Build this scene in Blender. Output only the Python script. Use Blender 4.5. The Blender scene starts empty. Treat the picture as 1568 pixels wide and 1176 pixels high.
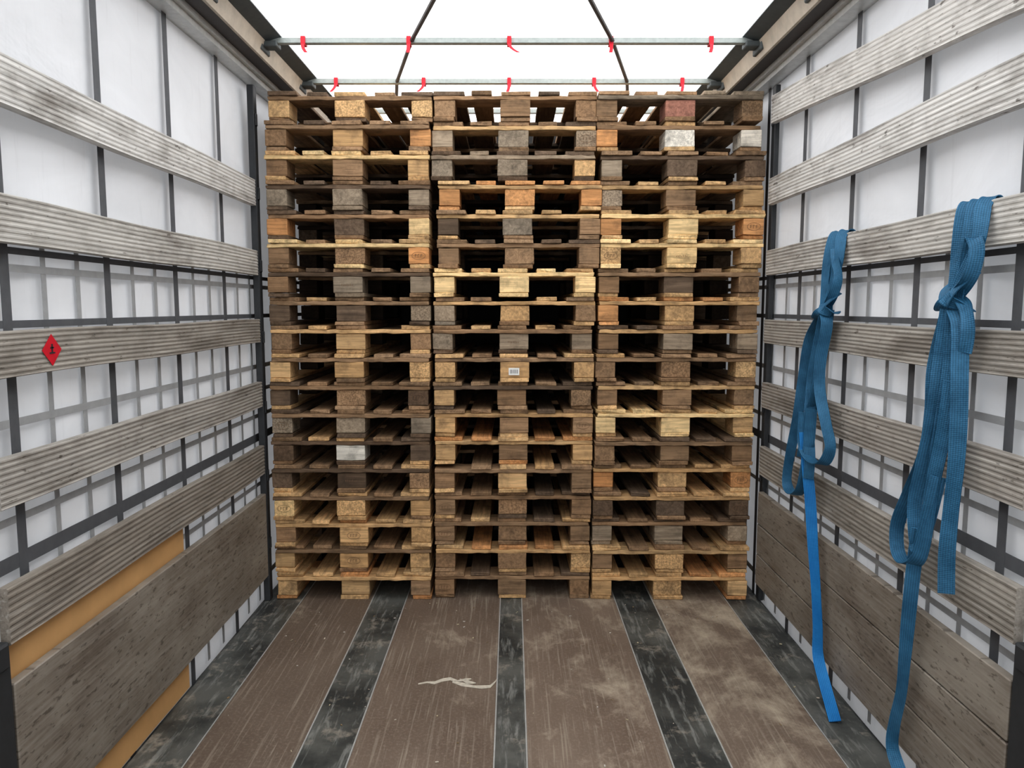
import bpy, math, random
from mathutils import Vector, Matrix
random.seed(7)
R = random.random
def U(a,b): return a+(b-a)*R()
scene = bpy.context.scene
scene.view_settings.view_transform = 'Standard'
for lk in ('Medium High Contrast','Standard - Medium High Contrast'):
    try:
        scene.view_settings.look = lk; print('LOOK', lk); break
    except Exception as e: print('nolook', e)

# ------------------------------------------------------------ node helpers
def new_mat(name):
    m = bpy.data.materials.new(name); m.use_nodes = True
    nt = m.node_tree; nt.nodes.clear()
    out = nt.nodes.new('ShaderNodeOutputMaterial')
    return m, nt, out
def N(nt, typ, **kw):
    n = nt.nodes.new(typ)
    for k, v in kw.items(): setattr(n, k, v)
    return n
def setv(nt, sock, v):
    if isinstance(v, bpy.types.NodeSocket): nt.links.new(v, sock)
    elif v is not None: sock.default_value = v
def mapping(nt, vec, scale=(1,1,1), rot=(0,0,0), loc=(0,0,0)):
    n = N(nt,'ShaderNodeMapping'); nt.links.new(vec, n.inputs['Vector'])
    n.inputs['Scale'].default_value = scale; n.inputs['Rotation'].default_value = rot
    n.inputs['Location'].default_value = loc
    return n.outputs[0]
def noise(nt, vec, scale=1, detail=5, rough=.6, dist=0):
    n = N(nt,'ShaderNodeTexNoise'); nt.links.new(vec, n.inputs['Vector'])
    n.inputs['Scale'].default_value=scale; n.inputs['Detail'].default_value=detail
    n.inputs['Roughness'].default_value=rough; n.inputs['Distortion'].default_value=dist
    return n.outputs['Fac']
def mrange(nt, v, a, b, c, d):
    n = N(nt,'ShaderNodeMapRange'); setv(nt,n.inputs[0],v)
    for i,x in enumerate((a,b,c,d)): n.inputs[i+1].default_value = x
    return n.outputs[0]
def math_(nt, op, a, b=None):
    n = N(nt,'ShaderNodeMath', operation=op); setv(nt,n.inputs[0],a)
    if b is not None: setv(nt,n.inputs[1],b)
    return n.outputs[0]
def mix(nt, fac, a, b, blend='MIX'):
    n = N(nt,'ShaderNodeMix', data_type='RGBA', blend_type=blend)
    setv(nt,n.inputs[0],fac); setv(nt,n.inputs[6],a); setv(nt,n.inputs[7],b)
    return n.outputs[2]
def bsdf(nt, out, color, rough=.8, metal=0, bump=None, bstr=.3, bdist=.002, spec=.3):
    p = N(nt,'ShaderNodeBsdfPrincipled'); setv(nt,p.inputs['Base Color'],color)
    setv(nt,p.inputs['Roughness'],rough); p.inputs['Metallic'].default_value=metal
    p.inputs['Specular IOR Level'].default_value=spec
    if bump is not None:
        b = N(nt,'ShaderNodeBump'); b.inputs['Strength'].default_value=bstr
        b.inputs['Distance'].default_value=bdist
        nt.links.new(bump,b.inputs['Height']); nt.links.new(b.outputs[0],p.inputs['Normal'])
    if out is not None: nt.links.new(p.outputs[0], out.inputs[0])
    return p

# ------------------------------------------------------------ materials
def wood_mat(name, lo=.55, hi=1.25, dirt=.5, gx=4, dist=.6, dk=(.05,.04,.032,1), knots=False):
    m, nt, out = new_mat(name)
    at = N(nt,'ShaderNodeAttribute', attribute_name='tint')
    ag = N(nt,'ShaderNodeAttribute', attribute_name='gco')
    g = ag.outputs['Vector']
    n1 = noise(nt, mapping(nt,g,(gx,60,60)),1,5,.6,dist)
    n2 = noise(nt, mapping(nt,g,(gx*2,220,220)),1,3,.6)
    n3 = noise(nt, g, 12, 5,.65)
    n4 = noise(nt, g, 120, 3,.6)
    f = mrange(nt,n1,.3,.72,lo,hi)
    f = math_(nt,'MULTIPLY',f, mrange(nt,n2,.3,.7,.86,1.1))
    chip = mrange(nt,n4,.38,.62,.65,1.22)
    mm = N(nt,'ShaderNodeMix',data_type='FLOAT'); setv(nt,mm.inputs[0],at.outputs['Alpha'])
    setv(nt,mm.inputs[2],f); setv(nt,mm.inputs[3],chip)
    f = mm.outputs[0]
    c = mix(nt,1.0,at.outputs['Color'],f,'MULTIPLY')
    d = mrange(nt,n3,.48,.72,0,dirt)
    c = mix(nt,d,c,dk)
    if knots:
        big = noise(nt, mapping(nt,g,(2.2,9,9)),1,6,.7,.3)
        c = mix(nt, mrange(nt,big,.5,.66,0,.65), c, dk)
        pale = noise(nt, mapping(nt,g,(3,60,60),loc=(9,4,2)),1,5,.65,.2)
        c = mix(nt, mrange(nt,pale,.56,.7,0,.45), c, (.55,.53,.49,1))
        spk = noise(nt, mapping(nt,g,(25,60,60),loc=(3,1,7)),1,3,.6,.2)
        c = mix(nt, mrange(nt,spk,.65,.71,0,.7), c, (.08,.068,.055,1))
    bsdf(nt,out,c,.85,bump=math_(nt,'ADD',n1,n2),bstr=.4,bdist=.002,spec=.2)
    return m
M_wood = wood_mat('pallet_wood',.6,1.24,.55)
M_slat = wood_mat('weathered_slat_wood',.78,1.1,.4,1.3,.15,(.135,.118,.10,1),True)

def kick_mat():
    m, nt, out = new_mat('kick_board_ply')
    tc = N(nt,'ShaderNodeTexCoord').outputs['Object']
    a = noise(nt, mapping(nt,tc,(1,24,80),rot=(math.radians(18),0,0)),1,3,.6)
    b = noise(nt, mapping(nt,tc,(1,2.2,5)),1,6,.65)
    c1 = noise(nt, mapping(nt,tc,(1,5,120)),1,4,.6)
    base = mix(nt, mrange(nt,b,.35,.65,0,1), (.155,.128,.103,1), (.31,.28,.24,1))
    base = mix(nt, mrange(nt,c1,.4,.7,0,.4), base, (.42,.39,.35,1))
    base = mix(nt, mrange(nt,a,.59,.65,0,.6), base, (.06,.047,.037,1))
    bsdf(nt,out,base,.55,bump=a,bstr=.2,spec=.4)
    return m
M_kick = kick_mat()

def simple(name, col, rough=.6, metal=0, ns=30, amt=.25, spec=.3):
    m, nt, out = new_mat(name)
    tc = N(nt,'ShaderNodeTexCoord').outputs['Object']
    n = noise(nt,tc,ns,5,.6)
    c = mix(nt, mrange(nt,n,.35,.7,0,amt), col, tuple(x*.45 for x in col[:3])+(1,))
    bsdf(nt,out,c,rough,metal,bump=n,bstr=.1,spec=spec)
    return m
M_post  = simple('post_steel',(.045,.048,.052,1),.5)
M_web   = simple('curtain_webbing_dark',(.12,.125,.135,1),.7)
M_webl  = simple('curtain_webbing_grey',(.38,.39,.40,1),.7)
M_alu   = simple('aluminium',(.55,.56,.55,1),.4,.3,40,.3)
M_bow   = simple('galvanised_bow',(.38,.42,.41,1),.45,.2,60,.35)
M_cream = simple('cream_rail',(.52,.46,.38,1),.55,0,14,.45)
M_dark  = simple('roof_side_sheet',(.10,.115,.12,1),.6)
M_red   = simple('red_tie',(.62,.02,.04,1),.5)
M_cable = simple('dark_cable',(.08,.075,.075,1),.6)
M_tan   = simple('tan_panel',(.70,.43,.20,1),.7,0,8,.2)
M_bulk  = simple('bulkhead_paint',(.03,.03,.03,1),.6)
M_white = simple('white_label',(.85,.85,.83,1),.5,0,60,.15)
M_scrap = simple('dusty_scrap',(.62,.57,.48,1),.8,0,60,.5)
M_ink   = simple('dark_ink',(.04,.04,.045,1),.6)
M_burn  = simple('burn_mark',(.22,.14,.085,1),.8,0,200,.5)

def curtain_mat(name, refl, trans, mixf, stains=0):
    m, nt, out = new_mat(name)
    tc = N(nt,'ShaderNodeTexCoord').outputs['Object']
    n = noise(nt, mapping(nt,tc,(1,1.2,2.2)),1.6,4,.55,.8)
    n2 = noise(nt, mapping(nt,tc,(1,5,1.2)),3,3,.5)
    k = mrange(nt,n,.3,.7,.90,1.03)
    if stains:
        s = noise(nt, mapping(nt,tc,(1,22,2.5),rot=(.35,0,0)),1,4,.6,.8)
        k = math_(nt,'MULTIPLY',k,mrange(nt,s,.60,.72,1,1-stains))
    cr = mix(nt,1,refl,k,'MULTIPLY'); ct = mix(nt,1,trans,k,'MULTIPLY')
    d = N(nt,'ShaderNodeBsdfDiffuse'); t = N(nt,'ShaderNodeBsdfTranslucent')
    setv(nt,d.inputs[0],cr); setv(nt,t.inputs[0],ct)
    b = N(nt,'ShaderNodeBump'); b.inputs['Strength'].default_value=.3; b.inputs['Distance'].default_value=.03
    nt.links.new(math_(nt,'ADD',n,math_(nt,'MULTIPLY',n2,.2)),b.inputs['Height'])
    nt.links.new(b.outputs[0],d.inputs['Normal'])
    mx = N(nt,'ShaderNodeMixShader'); mx.inputs[0].default_value=mixf
    nt.links.new(d.outputs[0],mx.inputs[1]); nt.links.new(t.outputs[0],mx.inputs[2])
    nt.links.new(mx.outputs[0],out.inputs[0])
    return m
M_curt = curtain_mat('curtain_pvc',(.65,.66,.685,1),(.80,.82,.85,1),.09,.06)
M_roof = curtain_mat('roof_tarpaulin',(.9,.9,.9,1),(.99,.99,.99,1),.8)

def floor_mat():
    m, nt, out = new_mat('floor_phenolic_ply')
    tc = N(nt,'ShaderNodeTexCoord').outputs['Object']
    ag = N(nt,'ShaderNodeAttribute', attribute_name='tint').outputs['Color']
    big = noise(nt, mapping(nt,tc,(1.3,.8,1)),1.5,5,.6)
    fine = noise(nt, tc, 90, 4,.7)
    s1 = noise(nt, mapping(nt,tc,(90,2.2,1),rot=(0,0,.05)),1,3,.6,.3)
    s2 = noise(nt, mapping(nt,tc,(60,3,1),rot=(0,0,-.5)),1,3,.6,.2)
    s3 = noise(nt, mapping(nt,tc,(45,2,1),rot=(0,0,.9)),1,3,.6,.5)
    dust = noise(nt, mapping(nt,tc,(2.4,1.7,1),loc=(3.1,1.2,0)),1.6,8,.72,.3)
    sep = N(nt,'ShaderNodeSeparateXYZ'); nt.links.new(tc,sep.inputs[0])
    side = mrange(nt,sep.outputs[0],-.6,.9,-.10,.05)
    far = mrange(nt,sep.outputs[1],2.4,3.6,-.03,.03)
    dust2 = math_(nt,'ADD',math_(nt,'ADD',dust,side),far)
    c = mix(nt, mrange(nt,big,.35,.65,0,1), (.140,.102,.078,1), (.205,.158,.124,1))
    c = mix(nt, 1, c, ag, 'MULTIPLY')
    c = mix(nt, mrange(nt,fine,.48,.75,0,.45), c, (.38,.33,.27,1))
    c = mix(nt, mrange(nt,s1,.55,.70,0,.4), c, (.42,.37,.30,1))
    c = mix(nt, mrange(nt,s2,.62,.72,0,.4), c, (.46,.41,.33,1))
    c = mix(nt, mrange(nt,s3,.64,.72,0,.4), c, (.46,.41,.33,1))
    c = mix(nt, mrange(nt,dust2,.5,.76,0,.85), c, (.60,.52,.41,1))
    bsdf(nt,out,c,mrange(nt,fine,.3,.7,.45,.75),bump=fine,bstr=.15,spec=.35)
    return m
def strip_mat():
    m, nt, out = new_mat('floor_steel_strip')
    tc = N(nt,'ShaderNodeTexCoord').outputs['Object']
    a = noise(nt, mapping(nt,tc,(40,5,1),rot=(0,0,.4)),1,4,.65,.4)
    b = noise(nt, mapping(nt,tc,(25,6,1),rot=(0,0,-.35)),1,4,.65,.4)
    big = noise(nt, tc,2.6,6,.65)
    c = mix(nt, mrange(nt,big,.4,.6,0,1), (.04,.043,.042,1), (.125,.128,.118,1))
    c = mix(nt, mrange(nt,a,.54,.68,0,.5), c, (.34,.35,.33,1))
    c = mix(nt, mrange(nt,b,.58,.70,0,.4), c, (.38,.38,.35,1))
    d = noise(nt, tc,7,6,.7)
    c = mix(nt, mrange(nt,d,.56,.72,0,.65), c, (.46,.41,.34,1))
    bsdf(nt,out,c,.5,.0,bump=a,bstr=.2,spec=.5)
    return m
M_floor=floor_mat(); M_strip=strip_mat()

def strap_mat(name,c1,c2):
    m, nt, out = new_mat(name)
    ag = N(nt,'ShaderNodeAttribute', attribute_name='gco').outputs['Vector']
    w = N(nt,'ShaderNodeTexWave', wave_type='BANDS', bands_direction='X'); nt.links.new(ag,w.inputs[0]); w.inputs['Scale'].default_value=60
    w2 = N(nt,'ShaderNodeTexWave', wave_type='BANDS', bands_direction='Y'); nt.links.new(ag,w2.inputs[0]); w2.inputs['Scale'].default_value=50
    n = noise(nt,ag,9,5,.6)
    c = mix(nt, mrange(nt,n,.35,.65,0,1), c1, c2)
    c = mix(nt, mrange(nt,w2.outputs['Fac'],.6,1,0,.45), c, tuple(x*.35 for x in c1[:3])+(1,))
    bsdf(nt,out,c,.6,bump=math_(nt,'ADD',w.outputs['Fac'],w2.outputs['Fac']),bstr=.5,bdist=.001,spec=.3)
    return m
M_strap = strap_mat('blue_webbing',(.018,.095,.18,1),(.05,.18,.32,1))
M_strap2= strap_mat('bright_blue_webbing',(.012,.165,.44,1),(.025,.23,.55,1))

# ------------------------------------------------------------ mesh builder
class MB:
    def __init__(s): s.v=[];s.f=[];s.t=[];s.g=[];s.m=[]
    def box(s, lo, hi, tint=(1,1,1,0), axis=0, segs=1, jit=0, mat=0, endjit=0):
        lo=list(lo);hi=list(hi); o=[(axis+1)%3,(axis+2)%3]; b=len(s.v)
        off=(U(0,30),U(0,30),U(0,30))
        for i in range(segs+1):
            for (a,c) in ((0,0),(1,0),(1,1),(0,1)):
                p=[0,0,0]
                p[axis]=lo[axis]+(hi[axis]-lo[axis])*i/segs
                if i in (0,segs): p[axis]+=U(-endjit,endjit)
                p[o[0]]=(hi if a else lo)[o[0]]+U(-jit,jit)
                p[o[1]]=(hi if c else lo)[o[1]]+U(-jit,jit)
                s.v.append(p); s.t.append(tint)
                s.g.append((p[axis]-lo[axis]+off[0], p[o[0]]-lo[o[0]]+off[1], p[o[1]]-lo[o[1]]+off[2]))
        s.f.append((b+3,b+2,b+1,b)); e=b+4*segs; s.f.append((e,e+1,e+2,e+3)); s.m+=[mat,mat]
        for i in range(segs):
            q=b+4*i
            for k in range(4):
                s.f.append((q+k,q+(k+1)%4,q+4+(k+1)%4,q+4+k)); s.m.append(mat)
    def obj(s,name,mats,parent=None,bevel=0,smooth=False):
        me=bpy.data.meshes.new(name); me.from_pydata(s.v,[],s.f)
        if not isinstance(mats,(list,tuple)): mats=[mats]
        for m in mats: me.materials.append(m)
        if len(s.m)==len(s.f): me.polygons.foreach_set('material_index',s.m)
        if len(s.t)==len(s.v):
            a=me.attributes.new('tint','FLOAT_COLOR','POINT')
            a.data.foreach_set('color',[c for t in s.t for c in t])
        if len(s.g)==len(s.v):
            a=me.attributes.new('gco','FLOAT_VECTOR','POINT')
            a.data.foreach_set('vector',[c for t in s.g for c in t])
        import bmesh
        bm=bmesh.new(); bm.from_mesh(me); bmesh.ops.recalc_face_normals(bm,faces=bm.faces); bm.to_mesh(me); bm.free()
        if smooth:
            for p in me.polygons: p.use_smooth=True
        ob=bpy.data.objects.new(name,me); scene.collection.objects.link(ob)
        if parent: ob.parent=parent
        if bevel:
            bv=ob.modifiers.new('bevel','BEVEL'); bv.width=bevel; bv.segments=1; bv.limit_method='ANGLE'; bv.angle_limit=math.radians(40)
        return ob
def empty(name,loc=(0,0,0)):
    e=bpy.data.objects.new(name,None); scene.collection.objects.link(e); e.location=loc; e.empty_display_size=.1
    return e

# ------------------------------------------------------------ floor
YB, YF = -2.6, 5.10          # rear / front of cargo bay
strips=[(-1.27,-1.08),(-.72,-.545),(-.06,.05),(.53,.72),(1.10,1.27)]
fb=MB()
for a,b in strips: fb.box((a,YB,-.04),(b,YF,-.002),axis=1,mat=1)
xs=[(-1.08,-.72),(-.545,-.06),(.05,.53),(.72,1.10)]
for (a,b),tn in zip(xs,(.85,1.0,1.12,.98)): fb.box((a+.003,YB,-.04),(b-.003,YF,0),(tn,tn,tn,1),axis=1,mat=0)
for a,b in strips[1:4]:
    for x in (a,b): fb.box((x-.0025,YB,-.03),(x+.0025,YF,.0012),axis=1,mat=2)
for x in (-1.08,1.10): fb.box((x-.002,YB,-.03),(x+.002,YF,.001),axis=1,mat=2)
fb.box((-1.34,YB,-.10),(1.34,YF,-.04),axis=1,mat=1)
fb.obj('floor',[M_floor,M_strip,M_alu],bevel=0)

# small chips on floor
db=MB()
for i in range(90):
    x=U(-1.15,1.2); y=U(1.9,3.7) if R()<.6 else 3.7-abs(random.gauss(0,.25)); s=U(.002,.006); l=U(.003,.013)
    a=U(0,math.pi); c0=random.choice([(.55,.5,.42,0),(.7,.67,.6,0),(.4,.3,.18,0),(.62,.56,.4,0)])
    b=len(db.v)
    for (u,v) in ((-l,-s/2),(l,-s/3),(l*.8,s/2),(-l*.9,s/2)):
        for z in (.001,.001+s*.5):
            db.v.append((x+u*.5*math.cos(a)-v*math.sin(a), y+u*.5*math.sin(a)+v*math.cos(a), z)); db.t.append(c0); db.g.append((u+x,v+y,z))
    db.f+= [(b+1,b+3,b+5,b+7),(b,b+1,b+3,b+2),(b+2,b+3,b+5,b+4),(b+4,b+5,b+7,b+6),(b+6,b+7,b+1,b)]
db.obj('wood_debris',M_wood)
# torn pale scrap lying on the floor near the centre
def scrap(mb,line,w0):
    top=[];bot=[]
    for i,(x,y) in enumerate(line):
        h=w0*U(.35,1.0)*(0.25 if i in (0,len(line)-1) else 1)
        bot.append((x,y-h)); top.append((x+U(-.004,.004),y+h))
    b=len(mb.v); n=len(line)
    for z in (.0008,.0026):
        for p in bot: mb.v.append((p[0],p[1],z))
        for p in top: mb.v.append((p[0],p[1],z+U(0,.004)*(z>.002)))
    for i in range(n-1):
        mb.f.append((b+2*n+i,b+2*n+i+1,b+3*n+i+1,b+3*n+i)); mb.f.append((b+i,b+i+1,b+n+i+1,b+n+i))
        mb.f.append((b+i,b+i+1,b+2*n+i+1,b+2*n+i)); mb.f.append((b+n+i,b+n+i+1,b+3*n+i+1,b+3*n+i))
mb=MB()
scrap(mb,[(-.375,2.86),(-.34,2.875),(-.31,2.868),(-.28,2.89),(-.25,2.90),(-.22,2.885),(-.19,2.895),(-.165,2.90)],.011)
scrap(mb,[(-.24,2.875),(-.20,2.855),(-.16,2.84),(-.12,2.835),(-.085,2.84),(-.07,2.875),(-.06,2.90)],.011)
scrap(mb,[(-.21,2.90),(-.18,2.875),(-.145,2.868)],.013)
mb.obj('torn_paper_scrap',M_scrap)

# ------------------------------------------------------------ pallets
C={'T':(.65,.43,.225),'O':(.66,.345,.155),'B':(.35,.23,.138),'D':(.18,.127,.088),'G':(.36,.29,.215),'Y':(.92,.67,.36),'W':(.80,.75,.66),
   'K':(.06,.042,.03),'P':(.48,.24,.18)}  # K: near-black for inner parts only, shade inside the stack as colour
def tint(k, var=.16):
    c=C[k]; f=U(1-var,1+var); w=U(-.03,.03)
    chip = 1.0 if (R()<.2 and k in 'TBG') else 0.0
    return (c[0]*f+w*c[0],c[1]*f,c[2]*f-w*c[2],chip)
PH=.1408; T=.0200; BH=PH-3*T; W=.795; L=1.2
marks=MB()
def stamp(cx,y,cz,kind):
    if kind==0:
        n=20; b=len(marks.v)
        for i in range(n):
            a=2*math.pi*i/n
            for (rx,rz) in ((.034,.019),(.0322,.0172)): 
                marks.v.append((cx+rx*math.cos(a),y,cz+rz*math.sin(a)))
        for i in range(n):
            j=(i+1)%n; marks.f.append((b+2*i,b+2*j,b+2*j+1,b+2*i+1))
        for i in range(3):
            x=cx-.018+i*.014; marks_rect(x,y,cz-.008,.002,.016); marks_rect(x,y,cz+.006,.009,.002)
            if i!=1: marks_rect(x,y,cz-.001,.008,.0018)
    else:
        for i in range(7):
            marks_rect(cx-.03+i*.0085,y,cz-.007,.0025,U(.006,.012))
def marks_rect(x,y,z,w,h):
    b=len(marks.v); marks.v+= [(x,y,z),(x+w,y,z),(x+w,y,z+h),(x,y,z+h)]; marks.f.append((b,b+1,b+2,b+3))
def pallet(name,x0,y0,z0,cols,parent,board):
    m=MB()
    bw=[.1,.145,.1]; bx=[0,(W-.145)/2,W-.1]
    ys=[0,.5275,1.055]
    for k in range(3):
        t=tint(random.choice(board+cols[k]))
        t=t[:3]+(0,)
        m.box((x0+bx[k]+U(-.003,.003),y0+U(-.008,.008),z0+.0005),(x0+bx[k]+bw[k],y0+L,z0+T),t,1,8,.0014,endjit=.006)
        for j in range(3):
            kk=cols[k] if j==0 else random.choice('KKDK')  # blocks behind the front row darkened: shade in the openings painted into their tint
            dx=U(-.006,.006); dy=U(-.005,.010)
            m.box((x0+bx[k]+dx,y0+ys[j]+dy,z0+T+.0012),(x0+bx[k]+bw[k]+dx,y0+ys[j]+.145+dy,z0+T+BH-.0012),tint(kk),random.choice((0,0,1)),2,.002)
            if j==0 and R()<.12 and k!=1 or (j==0 and k==1 and R()<.28):
                stamp(x0+bx[k]+bw[k]/2+dx,y0+dy-.0036,z0+T+BH/2,0 if (k!=1 or R()<.3) else 1)
    z1=z0+T+BH
    for j in range(3):
        t=tint(random.choice(board if j==0 else 'DKB')); t=t[:3]+(0,)  # middle and back stringers also tinted dark to paint in shade
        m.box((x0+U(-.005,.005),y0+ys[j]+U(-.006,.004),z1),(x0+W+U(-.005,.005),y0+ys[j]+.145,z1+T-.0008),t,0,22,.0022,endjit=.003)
    dw=[.145,.1,.145,.1,.145]; x=x0; g=(W-sum(dw))/4
    for k in range(5):
        t=tint(random.choice(board)); t=t[:3]+(0,)
        if not (R()<.03):
            m.box((x+U(-.006,.006),y0+U(-.010,.008),z1+T),(x+dw[k]+U(-.006,.006),y0+L,z1+2*T-.0005),t,1,8,.0016,endjit=.006)
        x+=dw[k]+g
    return m.obj(name,M_wood,parent,bevel=.0025)
stacks=[
 (['TTT','BTO','BBT','GGG','ODY','BBO','BGG','DDG','BTB','TTT','DBD','GGG','DWD','DDB','YTT','BTT','TTT','TTB'],
  [-1.184,-1.190,-1.2,-1.2,-1.2,-1.2,-1.205,-1.205,-1.208,-1.205,-1.21,-1.205,-1.21,-1.21,-1.212,-1.21,-1.212,-1.212],
  {1:'BTD',3:'TTY',4:'DB',6:'TYB',9:'TB',10:'TTB',15:'TB',16:'TTO',17:'BT',18:'TTO'}),
 (['BBB','GGG','GGT','OOO','DGB','BBB','YYY','GTB','GGG','TTT','TBB','TBB','TBT','BTB','BBB','BBB','BBT','BBB'],
  [-.384,-.388,-.392,-.362,-.365,-.364,-.39,-.388,-.39,-.389,-.39,-.392,-.392,-.39,-.394,-.396,-.396,-.395],
  {1:'BBD',3:'GD',4:'OTO',5:'TB',7:'YYT',8:'BT',10:'TB',14:'TB',17:'TO',13:'OT'}),
 (['BPB','OWW','GDD','GBT','OYO','TYT','BDB','OTB','BGG','BBT','BBB','YYT','BBB','OTO','DDD','GGG','BTB','TTT'],
  [.416,.418,.438,.437,.436,.434,.430,.43,.428,.426,.425,.424,.42,.418,.416,.412,.408,.406],
  {1:'BBG',4:'TB',5:'TTY',6:'TYY',7:'TB',8:'OT',10:'BT',12:'YTT',14:'BT',17:'TB',18:'TTO'})]
YS=3.742
for s,(rows,xo,bd) in enumerate(stacks):
    par=empty('wooden_pallet_stack' if s==0 else 'wooden_pallet_stack.%03d'%s,(0,0,0))
    marks=MB()
    for r in range(18):
        z0=(17-r)*PH
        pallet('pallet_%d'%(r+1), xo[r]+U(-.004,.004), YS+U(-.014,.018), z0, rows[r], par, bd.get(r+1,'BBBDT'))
    marks.obj('burnt_stamps',M_burn,par)
    if s==1:
        lb=MB(); z=PH*8+.05; xx=-.389+W/2
        lb.box((xx-.025,YS-.022,z-.014),(xx+.028,YS-.0205,z+.022),mat=0)
        for i in range(6): lb.box((xx-.018+i*.007,YS-.0228,z-.006),(xx-.0155+i*.007,YS-.022,z+.014),mat=1)
        lb.obj('paper_label',[M_white,M_ink],par)

# ------------------------------------------------------------ side walls
straps_y=[1.93+.49*i for i in range(-9,7) if YB<1.93+.49*i<YF-.1]
def wall(side,name):
    sx=-1 if side=='left' else 1
    me=MB(); X=1.31*sx
    ny,nz=90,24
    for i in range(ny+1):
        for j in range(nz+1):
            y=YB+(YF-YB)*i/ny; z=-.05+2.66*j/nz
            bul=.010*math.sin(y*2*math.pi/.49+1.57)*math.sin(math.pi*j/nz)
            me.v.append((X+sx*bul,y,z))
    for i in range(ny):
        for j in range(nz):
            a=i*(nz+1)+j; me.f.append((a,a+1,a+nz+2,a+nz+1))
    w=me.obj(name,M_curt,smooth=True)
    g=MB()
    def strip(y0,y1,z0,z1,mat,dx): 
        xa,xb=sorted((sx*(1.295-dx),sx*(1.2935-dx)))
        g.box((xa,y0,z0),(xb,y1,z1),mat=mat)
    for y in straps_y:
        strip(y-.018,y+.018,-.03,2.60,0,.002)
        for k in (1,2):
            yy=y+.49*k/3
            strip(yy-.011,yy+.011,0,1.66,1,0)
    for z,h,mt in ((1.60,.010,1),(1.645,.009,0),(1.455,.010,0),(1.20,.011,1),(1.08,.010,1),(.95,.010,1),(.84,.020,0),(.60,.010,1),(.10,.014,1)):
        strip(YB,YF,z-h,z+h,mt,.001)
    g.obj('webbing_grid',[M_web,M_webl],w)
    return w
wall('left','wall_left'); wall('right','wall_right')

def slat(name,sx,ya,yb,z0a,z1a,z0b=None,z1b=None,col=(.42,.40,.37),grooves=7,thick=.026,X=1.24):
    if z0b is None: z0b,z1b=z0a,z1a
    m=MB(); n=24; off=U(0,50)
    prof=[]
    prof.append((thick,0)); prof.append((thick,1)); prof.append((0.004,1))
    G=grooves*4
    for i in range(G+1):
        t=1-(i/G)*.96-.02
        prof.append((.0018 if i%4 in (2,3) else 0,t))
    prof.append((0.004,0))
    P=len(prof)
    for i in range(n+1):
        u=i/n; y=ya+(yb-ya)*u; za=z0a+(z0b-z0a)*u; zb=z1a+(z1b-z1a)*u
        wob=.0022*math.sin(y*5+off)
        for (d,t) in prof:
            z=za+(zb-za)*t+wob
            m.v.append((sx*(X+d),y,z)); m.t.append(col+(0,)); m.g.append((y*.7+off,d+off*.3,z))
    for i in range(n):
        for k in range(P):
            m.f.append((i*P+k,i*P+(k+1)%P,(i+1)*P+(k+1)%P,(i+1)*P+k))
    m.f.append(tuple(range(P))); m.f.append(tuple(n*P+k for k in range(P)))
    return m.obj(name,M_slat)
YE=3.708
HS=[(2.115,1.99),(1.775,1.655),(1.44,1.325),(1.13,1.005),(.81,.665)]
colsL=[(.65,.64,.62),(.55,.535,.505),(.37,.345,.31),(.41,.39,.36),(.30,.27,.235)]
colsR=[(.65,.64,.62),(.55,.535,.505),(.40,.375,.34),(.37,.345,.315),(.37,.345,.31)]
idx=0
for sx,cs in ((-1,colsL),(1,colsR)):
    for (t,b),c in zip(HS,cs):
        for ya,yb in ((YB+.1,1.69),(1.785,YE)):
            slat('wooden_slat' if idx==0 else 'wooden_slat.%03d'%idx,sx,ya,yb,b,t,col=c,grooves=8); idx+=1
slat('wooden_slat.%03d'%idx,1,.9,YE,2.13,2.26,2.375,2.505,col=(.65,.635,.61),grooves=8)

# kick boards
ki=0
for sx,segs_ in ((-1,((.135,.565),)),(1,((.10,.252),(.256,.408),(.412,.575)))):
    for (ya,yb) in ((1.785,YE),(YB+.1,1.69)):
        k=MB()
        for z0,z1 in segs_:
            xa,xb=sorted((sx*1.240,sx*1.268))
            k.box((xa,ya,z0),(xb,yb,z1),axis=1,segs=10,jit=.001)
        k.obj('kick_board' if ki==0 else 'kick_board.%03d'%ki,M_kick,bevel=.003); ki+=1
k=MB(); k.box((-1.288,1.785,.0),(-1.276,2.84,.655),axis=1,segs=8,jit=.001); k.obj('tan_plywood_sheet',M_tan,bevel=.002)

# posts
def cpost(name,sx,y0,y1,z1,xin,xout):
    p=MB()
    xa,xb=sorted((sx*xin,sx*xout))
    p.box((xa,y0,0),(xb,y1,z1),axis=2,segs=1)
    xa,xb=sorted((sx*(xin-.006),sx*xin))
    for z in [.3+.35*i for i in range(int((z1-.3)/.35)+1)]:
        p.box((xa,y0+.01,z-.03),(xb,y1-.01,z+.03))
    return p.obj(name,M_post,bevel=.004)
cpost('corner_post',-1,3.72,3.765,2.56,1.240,1.272); cpost('corner_post.001',1,3.72,3.765,2.56,1.264,1.288)
cpost('side_post',-1,1.70,1.775,.68,1.238,1.288); cpost('side_post.001',1,1.70,1.775,.68,1.238,1.288)

# bulkhead (front wall)
b=MB(); b.box((-1.34,YF-.03,0),(1.34,YF,2.62))
for i in range(9): b.box((-1.2+i*.3-.02,YF-.05,0),(-1.2+i*.3+.02,YF-.03,2.6))
b.obj('wall_front',M_bulk)

# ------------------------------------------------------------ roof
m=MB(); nx,ny=16,80
for i in range(ny+1):
    for j in range(nx+1):
        y=YB+(YF-YB)*i/ny; x=-1.11+2.22*j/nx
        m.v.append((x,y,2.735+.006*math.sin(y*10.2)*math.sin(math.pi*j/nx)))
for i in range(ny):
    for j in range(nx):
        a=i*(nx+1)+j; m.f.append((a,a+1,a+nx+2,a+nx+1))
m.obj('ceiling',M_roof,smooth=True)

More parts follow.
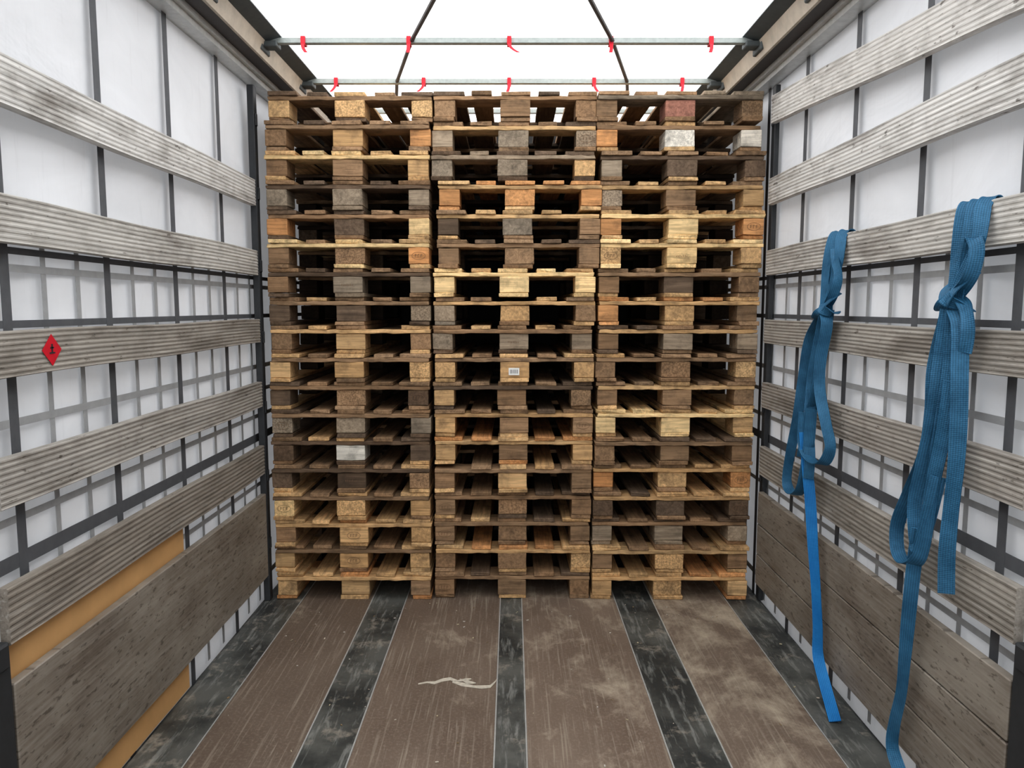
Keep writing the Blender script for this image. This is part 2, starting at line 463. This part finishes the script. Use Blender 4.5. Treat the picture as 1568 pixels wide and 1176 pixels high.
def rail(sx,name):
    par=empty(name)
    def ext(nm,poly,mat):
        m=MB(); P=len(poly)
        for y in (YB,YF):
            for (x,z) in poly: m.v.append((sx*x,y,z))
        for k in range(P): m.f.append((k,(k+1)%P,P+(k+1)%P,P+k))
        m.f.append(tuple(range(P))); m.f.append(tuple(P+k for k in range(P)))
        m.obj(nm,mat,par)
    ext('side_sheet',[(1.05,2.722),(1.12,2.70),(1.125,2.72),(1.055,2.733)],M_dark)
    ext('inner_web',[(1.12,2.72),(1.118,2.70),(1.138,2.632),(1.15,2.632),(1.15,2.74),(1.12,2.74)],M_cream)
    ext('lower_flange',[(1.15,2.640),(1.15,2.632),(1.235,2.632),(1.235,2.640)],M_cable)
    ext('curtain_track',[(1.215,2.632),(1.215,2.610),(1.235,2.610),(1.235,2.585),(1.29,2.585),(1.29,2.66),(1.235,2.66),(1.235,2.632)],M_alu)
    ext('outer_cap',[(1.29,2.59),(1.33,2.59),(1.33,2.76),(1.12,2.76),(1.12,2.742),(1.29,2.742)],M_alu)
    return par
rail(-1,'trim_1'); rail(1,'trim_2')

def tube(mb,p,q,r,n=8):
    p=Vector(p);q=Vector(q);d=(q-p).normalized(); a=d.orthogonal().normalized(); c=d.cross(a); b=len(mb.v)
    for e in (p,q):
        for i in range(n):
            t=2*math.pi*i/n; mb.v.append(tuple(e+a*r*math.cos(t)+c*r*math.sin(t)))
    for i in range(n): mb.f.append((b+i,b+(i+1)%n,b+n+(i+1)%n,b+n+i))
    mb.f.append(tuple(b+i for i in range(n))); mb.f.append(tuple(b+n+i for i in range(n)))
bows=[4.81,4.19,3.57,2.95,2.33,1.71,1.09,.47]
cab=[.72,.62,.46,.26,.10,.26,.46,.62]
for i,y in enumerate(bows):
    par=empty('roof_bow' if i==0 else 'roof_bow.%03d'%i)
    m=MB(); m.box((-1.10,y-.012,2.697),(1.10,y+.012,2.720),axis=0,segs=20,jit=.0006)
    m.box((-1.10,y-.016,2.694),(1.10,y+.016,2.698),axis=0)
    m.obj('bar',M_bow,par,bevel=.003)
    m=MB()
    for s in (-1,1):
        m.box((s*1.10-.04,y-.035,2.675),(s*1.10+.035,y+.035,2.70)); m.box((s*1.13-.012,y-.06,2.655),(s*1.13+.006,y+.06,2.69))
    m.obj('carrier',M_dark,par,bevel=.004)
    m=MB()
    for kx in (-.945,-.475,-.015,.45,.91):
        kx+=U(-.01,.01)
        m.box((kx-.010,y-.020,2.686),(kx+.010,y+.020,2.7235))
        a=U(-.03,.045)
        b=len(m.v)
        for u in range(5):
            t=u/4
            for dx in (-.008,.008):
                for dy in (-.022,-.024):
                    m.v.append((kx+dx+a*t*t,y+dy-.02*t,2.688-.045*t))
        for u in range(4):
            q=b+4*u
            for k0,k1 in ((0,2),(2,3),(3,1),(1,0)): m.f.append((q+k0,q+k1,q+4+k1,q+4+k0))
        m.f.append((b,b+1,b+3,b+2)); q=b+16; m.f.append((q,q+2,q+3,q+1))
    m.m=[]; m.t=[]; m.g=[]
    m.obj('red_ties',M_red,par)
m=MB()
for i in range(len(bows)-1):
    for s in (-1,1):
        tube(m,(s*cab[i],bows[i],2.706),(s*cab[i+1],bows[i+1],2.706),.010)
m.obj('roof_folding_cables',M_cable)

# ------------------------------------------------------------ hazard diamond sticker on left slat
st=empty('hazard_sticker',(-1.2385,2.02,1.385))
def dia(nm,r,x,mat):
    m=MB()
    for dx in (0,.0006):
        for (a,b) in ((0,-1),(1,0),(0,1),(-1,0)): m.v.append((x+dx,a*r*1.0,b*r))
    m.f=[(0,1,2,3),(4,5,6,7)]+[(k,(k+1)%4,4+(k+1)%4,4+k) for k in range(4)]
    m.obj(nm,mat,st)
dia('red_diamond',.043,0,M_red)
m=MB()
m.box((.0010,-.012,-.010),(.0016,.012,-.006)); m.box((.0010,-.008,.004),(.0016,.008,.008)); m.box((.0010,-.003,-.006),(.0016,.003,.016)); m.obj('symbol',M_ink,st)

# ------------------------------------------------------------ blue straps
def catmull(P,n=10):
    out=[]
    Q=[P[0]]+P+[P[-1]]
    for i in range(1,len(Q)-2):
        p0,p1,p2,p3=[Vector(x) for x in Q[i-1:i+3]]
        for k in range(n):
            t=k/n
            out.append(.5*((2*p1)+(-p0+p2)*t+(2*p0-5*p1+4*p2-p3)*t*t+(-p0+3*p1-3*p2+p3)*t**3))
    out.append(Vector(P[-1])); return out
def ribbon(name,pts,parent,mat=None,w=.045,th=.003,ang=(20,20)):
    m=MB(); C_=catmull(pts); n=len(C_); ln=0
    for i,p in enumerate(C_):
        tg=(C_[min(i+1,n-1)]-C_[max(i-1,0)]).normalized()
        if i: ln+=(p-C_[i-1]).length
        u=i/(n-1); a=math.radians(ang[0]+(ang[1]-ang[0])*u)+.30*math.sin(u*9+len(pts))
        wd=Vector((math.cos(a),-math.sin(a),0)); wd=(wd-tg*wd.dot(tg)).normalized(); nn=tg.cross(wd)
        for (s_,t_) in ((-1,-1),(-.5,-1.6),(.5,-1.6),(1,-1),(1,1),(.5,.4),(-.5,.4),(-1,1)):
            v=p+wd*s_*w/2+nn*t_*th/2
            if 1.236<v.x<1.25 and v.z<1.76: v.x=1.236
            m.v.append(tuple(v)); m.g.append((ln,s_*w/2,0)); m.t.append((1,1,1,0))
    for i in range(n-1):
        for k in range(8): m.f.append((i*8+k,i*8+(k+1)%8,(i+1)*8+(k+1)%8,(i+1)*8+k))
    m.f.append(tuple(range(8))); m.f.append(tuple((n-1)*8+k for k in range(8)))
    m.obj(name,mat or M_strap,parent,smooth=False)
s1=empty('blue_lashing_strap')
for j,dy in enumerate((.0,-.055,.02)):
    ribbon('hanging_strand_%d'%(j+1),[(1.281,2.89+dy,1.68),(1.280,2.89+dy,1.75),(1.255,2.89+dy,1.782),(1.228,2.89+dy,1.765),(1.216-.005*j,2.885+dy*1.2,1.66),(1.208-.006*j,2.885+dy*.4,1.53),(1.20,2.885+dy*.3,1.47)],s1,ang=(80,50),w=.042)
ribbon('loose_fold',[(1.22,2.87,1.72),(1.205,2.83,1.67),(1.20,2.79,1.61),(1.20,2.82,1.55),(1.20,2.88,1.50)],s1,ang=(60,60),w=.036)
ribbon('knot_wrap_1',[(1.225,2.93,1.53),(1.19,2.885,1.51),(1.172,2.85,1.49),(1.20,2.82,1.475),(1.225,2.85,1.48)],s1,ang=(80,70),w=.036)
ribbon('knot_wrap_2',[(1.225,2.83,1.555),(1.19,2.84,1.52),(1.172,2.89,1.475),(1.19,2.94,1.455),(1.225,2.93,1.46)],s1,ang=(80,80),w=.036)
ribbon('loop_outer',[(1.20,2.90,1.48),(1.20,3.03,1.37),(1.195,3.07,1.2),(1.19,3.10,1.04),(1.19,3.17,.86),(1.19,3.19,.745),(1.185,3.10,.715),(1.18,3.0,.77),(1.18,2.95,.93),(1.18,2.93,1.1)],s1,ang=(30,40),w=.042)
ribbon('loop_inner',[(1.19,2.87,1.48),(1.185,2.835,1.427),(1.185,2.88,1.29),(1.185,2.87,1.175),(1.18,2.79,1.06),(1.18,2.745,.98),(1.178,2.80,.91),(1.175,2.9,.90),(1.172,2.98,.95),(1.17,2.98,1.08)],s1,ang=(35,40),w=.042)
ribbon('middle_strand',[(1.195,2.88,1.48),(1.195,2.95,1.3),(1.19,2.97,1.15),(1.185,2.96,1.0),(1.18,2.93,.9),(1.178,2.93,.82)],s1,ang=(30,30),w=.042)
ribbon('middle_strand_2',[(1.20,2.86,1.49),(1.20,2.90,1.33),(1.195,2.93,1.17),(1.20,3.02,1.02),(1.20,3.06,.88)],s1,ang=(40,20),w=.042)
ribbon('tail',[(1.175,2.98,1.0),(1.18,2.95,.86),(1.19,2.93,.723),(1.195,2.90,.55),(1.198,2.864,.40),(1.20,2.835,.25),(1.20,2.82,.14),(1.195,2.74,.07),(1.185,2.66,.03),(1.17,2.58,.008)],s1,mat=M_strap2,ang=(30,55),w=.042)
s2=empty('blue_lashing_strap.001')
for j,dy in enumerate((.025,-.02,-.06)):
    ribbon('hanging_strand_%d'%(j+1),[(1.281,2.055+dy,1.68),(1.280,2.055+dy,1.75),(1.255,2.055+dy,1.784),(1.228,2.05+dy,1.765),(1.216-.005*j,2.045+dy*1.2,1.66),(1.208-.006*j,2.055+dy*.5,1.56),(1.20,2.06+dy*.3,1.50)],s2,ang=(80,55),w=.040)
ribbon('knot_wrap_1',[(1.225,2.09,1.565),(1.19,2.075,1.545),(1.172,2.04,1.52),(1.20,2.01,1.50),(1.225,2.02,1.49)],s2,ang=(80,75),w=.036)
ribbon('knot_wrap_2',[(1.225,2.00,1.595),(1.19,2.01,1.56),(1.172,2.05,1.51),(1.19,2.09,1.49),(1.225,2.10,1.495)],s2,ang=(80,80),w=.036)
ribbon('loose_fold',[(1.215,2.03,1.60),(1.20,1.985,1.675),(1.195,1.955,1.645),(1.195,1.975,1.58),(1.20,2.04,1.53)],s2,ang=(40,50),w=.036)
ribbon('loose_fold_2',[(1.20,2.04,1.53),(1.195,1.99,1.50),(1.19,1.965,1.44),(1.195,1.98,1.38)],s2,ang=(50,50),w=.034)
ribbon('loop_outer',[(1.20,2.07,1.50),(1.198,2.124,1.334),(1.195,2.12,1.2),(1.19,2.13,1.08),(1.19,2.20,.95),(1.19,2.26,.839),(1.187,2.25,.76),(1.185,2.20,.732),(1.18,2.13,.76),(1.18,2.095,.83),(1.18,2.065,1.009),(1.18,2.03,1.15),(1.185,2.013,1.3)],s2,ang=(40,45),w=.040)
ribbon('middle_strand',[(1.19,2.06,1.50),(1.19,2.08,1.35),(1.185,2.09,1.2),(1.18,2.12,1.05),(1.178,2.15,.92),(1.178,2.12,.80),(1.18,2.08,.90),(1.185,2.05,1.03)],s2,ang=(35,45),w=.040)
ribbon('middle_strand_2',[(1.20,2.05,1.50),(1.20,2.05,1.36),(1.195,2.06,1.2),(1.19,2.075,1.05)],s2,ang=(45,35),w=.040)
ribbon('short_tail',[(1.195,2.04,1.50),(1.19,2.0,1.448),(1.188,1.985,1.32),(1.188,1.977,1.206),(1.19,1.98,1.08),(1.19,1.99,.954),(1.192,2.0,.83),(1.195,1.997,.715)],s2,ang=(45,40),w=.042)
ribbon('long_tail',[(1.178,2.12,.86),(1.185,2.15,.72),(1.192,2.175,.562),(1.196,2.19,.44),(1.20,2.206,.318),(1.20,2.235,.20),(1.20,2.24,.12),(1.20,2.19,.07),(1.19,2.10,.02),(1.17,2.0,.008)],s2,ang=(55,60),w=.040)

# ------------------------------------------------------------ light: overcast sky
w=bpy.data.worlds.new('overcast_sky'); scene.world=w; w.use_nodes=True
nt=w.node_tree; nt.nodes.clear()
o=N(nt,'ShaderNodeOutputWorld'); bg=N(nt,'ShaderNodeBackground'); nt.links.new(bg.outputs[0],o.inputs[0])
tc=N(nt,'ShaderNodeTexCoord').outputs['Generated']; sep=N(nt,'ShaderNodeSeparateXYZ'); nt.links.new(tc,sep.inputs[0])
col=mix(nt,mrange(nt,sep.outputs[2],-.3,.5,0,1),(.5,.5,.5,1),(1.0,1.0,1.0,1))
nt.links.new(col,bg.inputs[0]); bg.inputs[1].default_value=3.3

# ------------------------------------------------------------ camera
cam=bpy.data.cameras.new('camera'); co=bpy.data.objects.new('camera',cam); scene.collection.objects.link(co)
co.location=(0,0,1.50); co.rotation_euler=(math.radians(90-5.86),0,0)
cam.sensor_width=36; cam.lens=26.4; cam.clip_start=.05
scene.camera=co
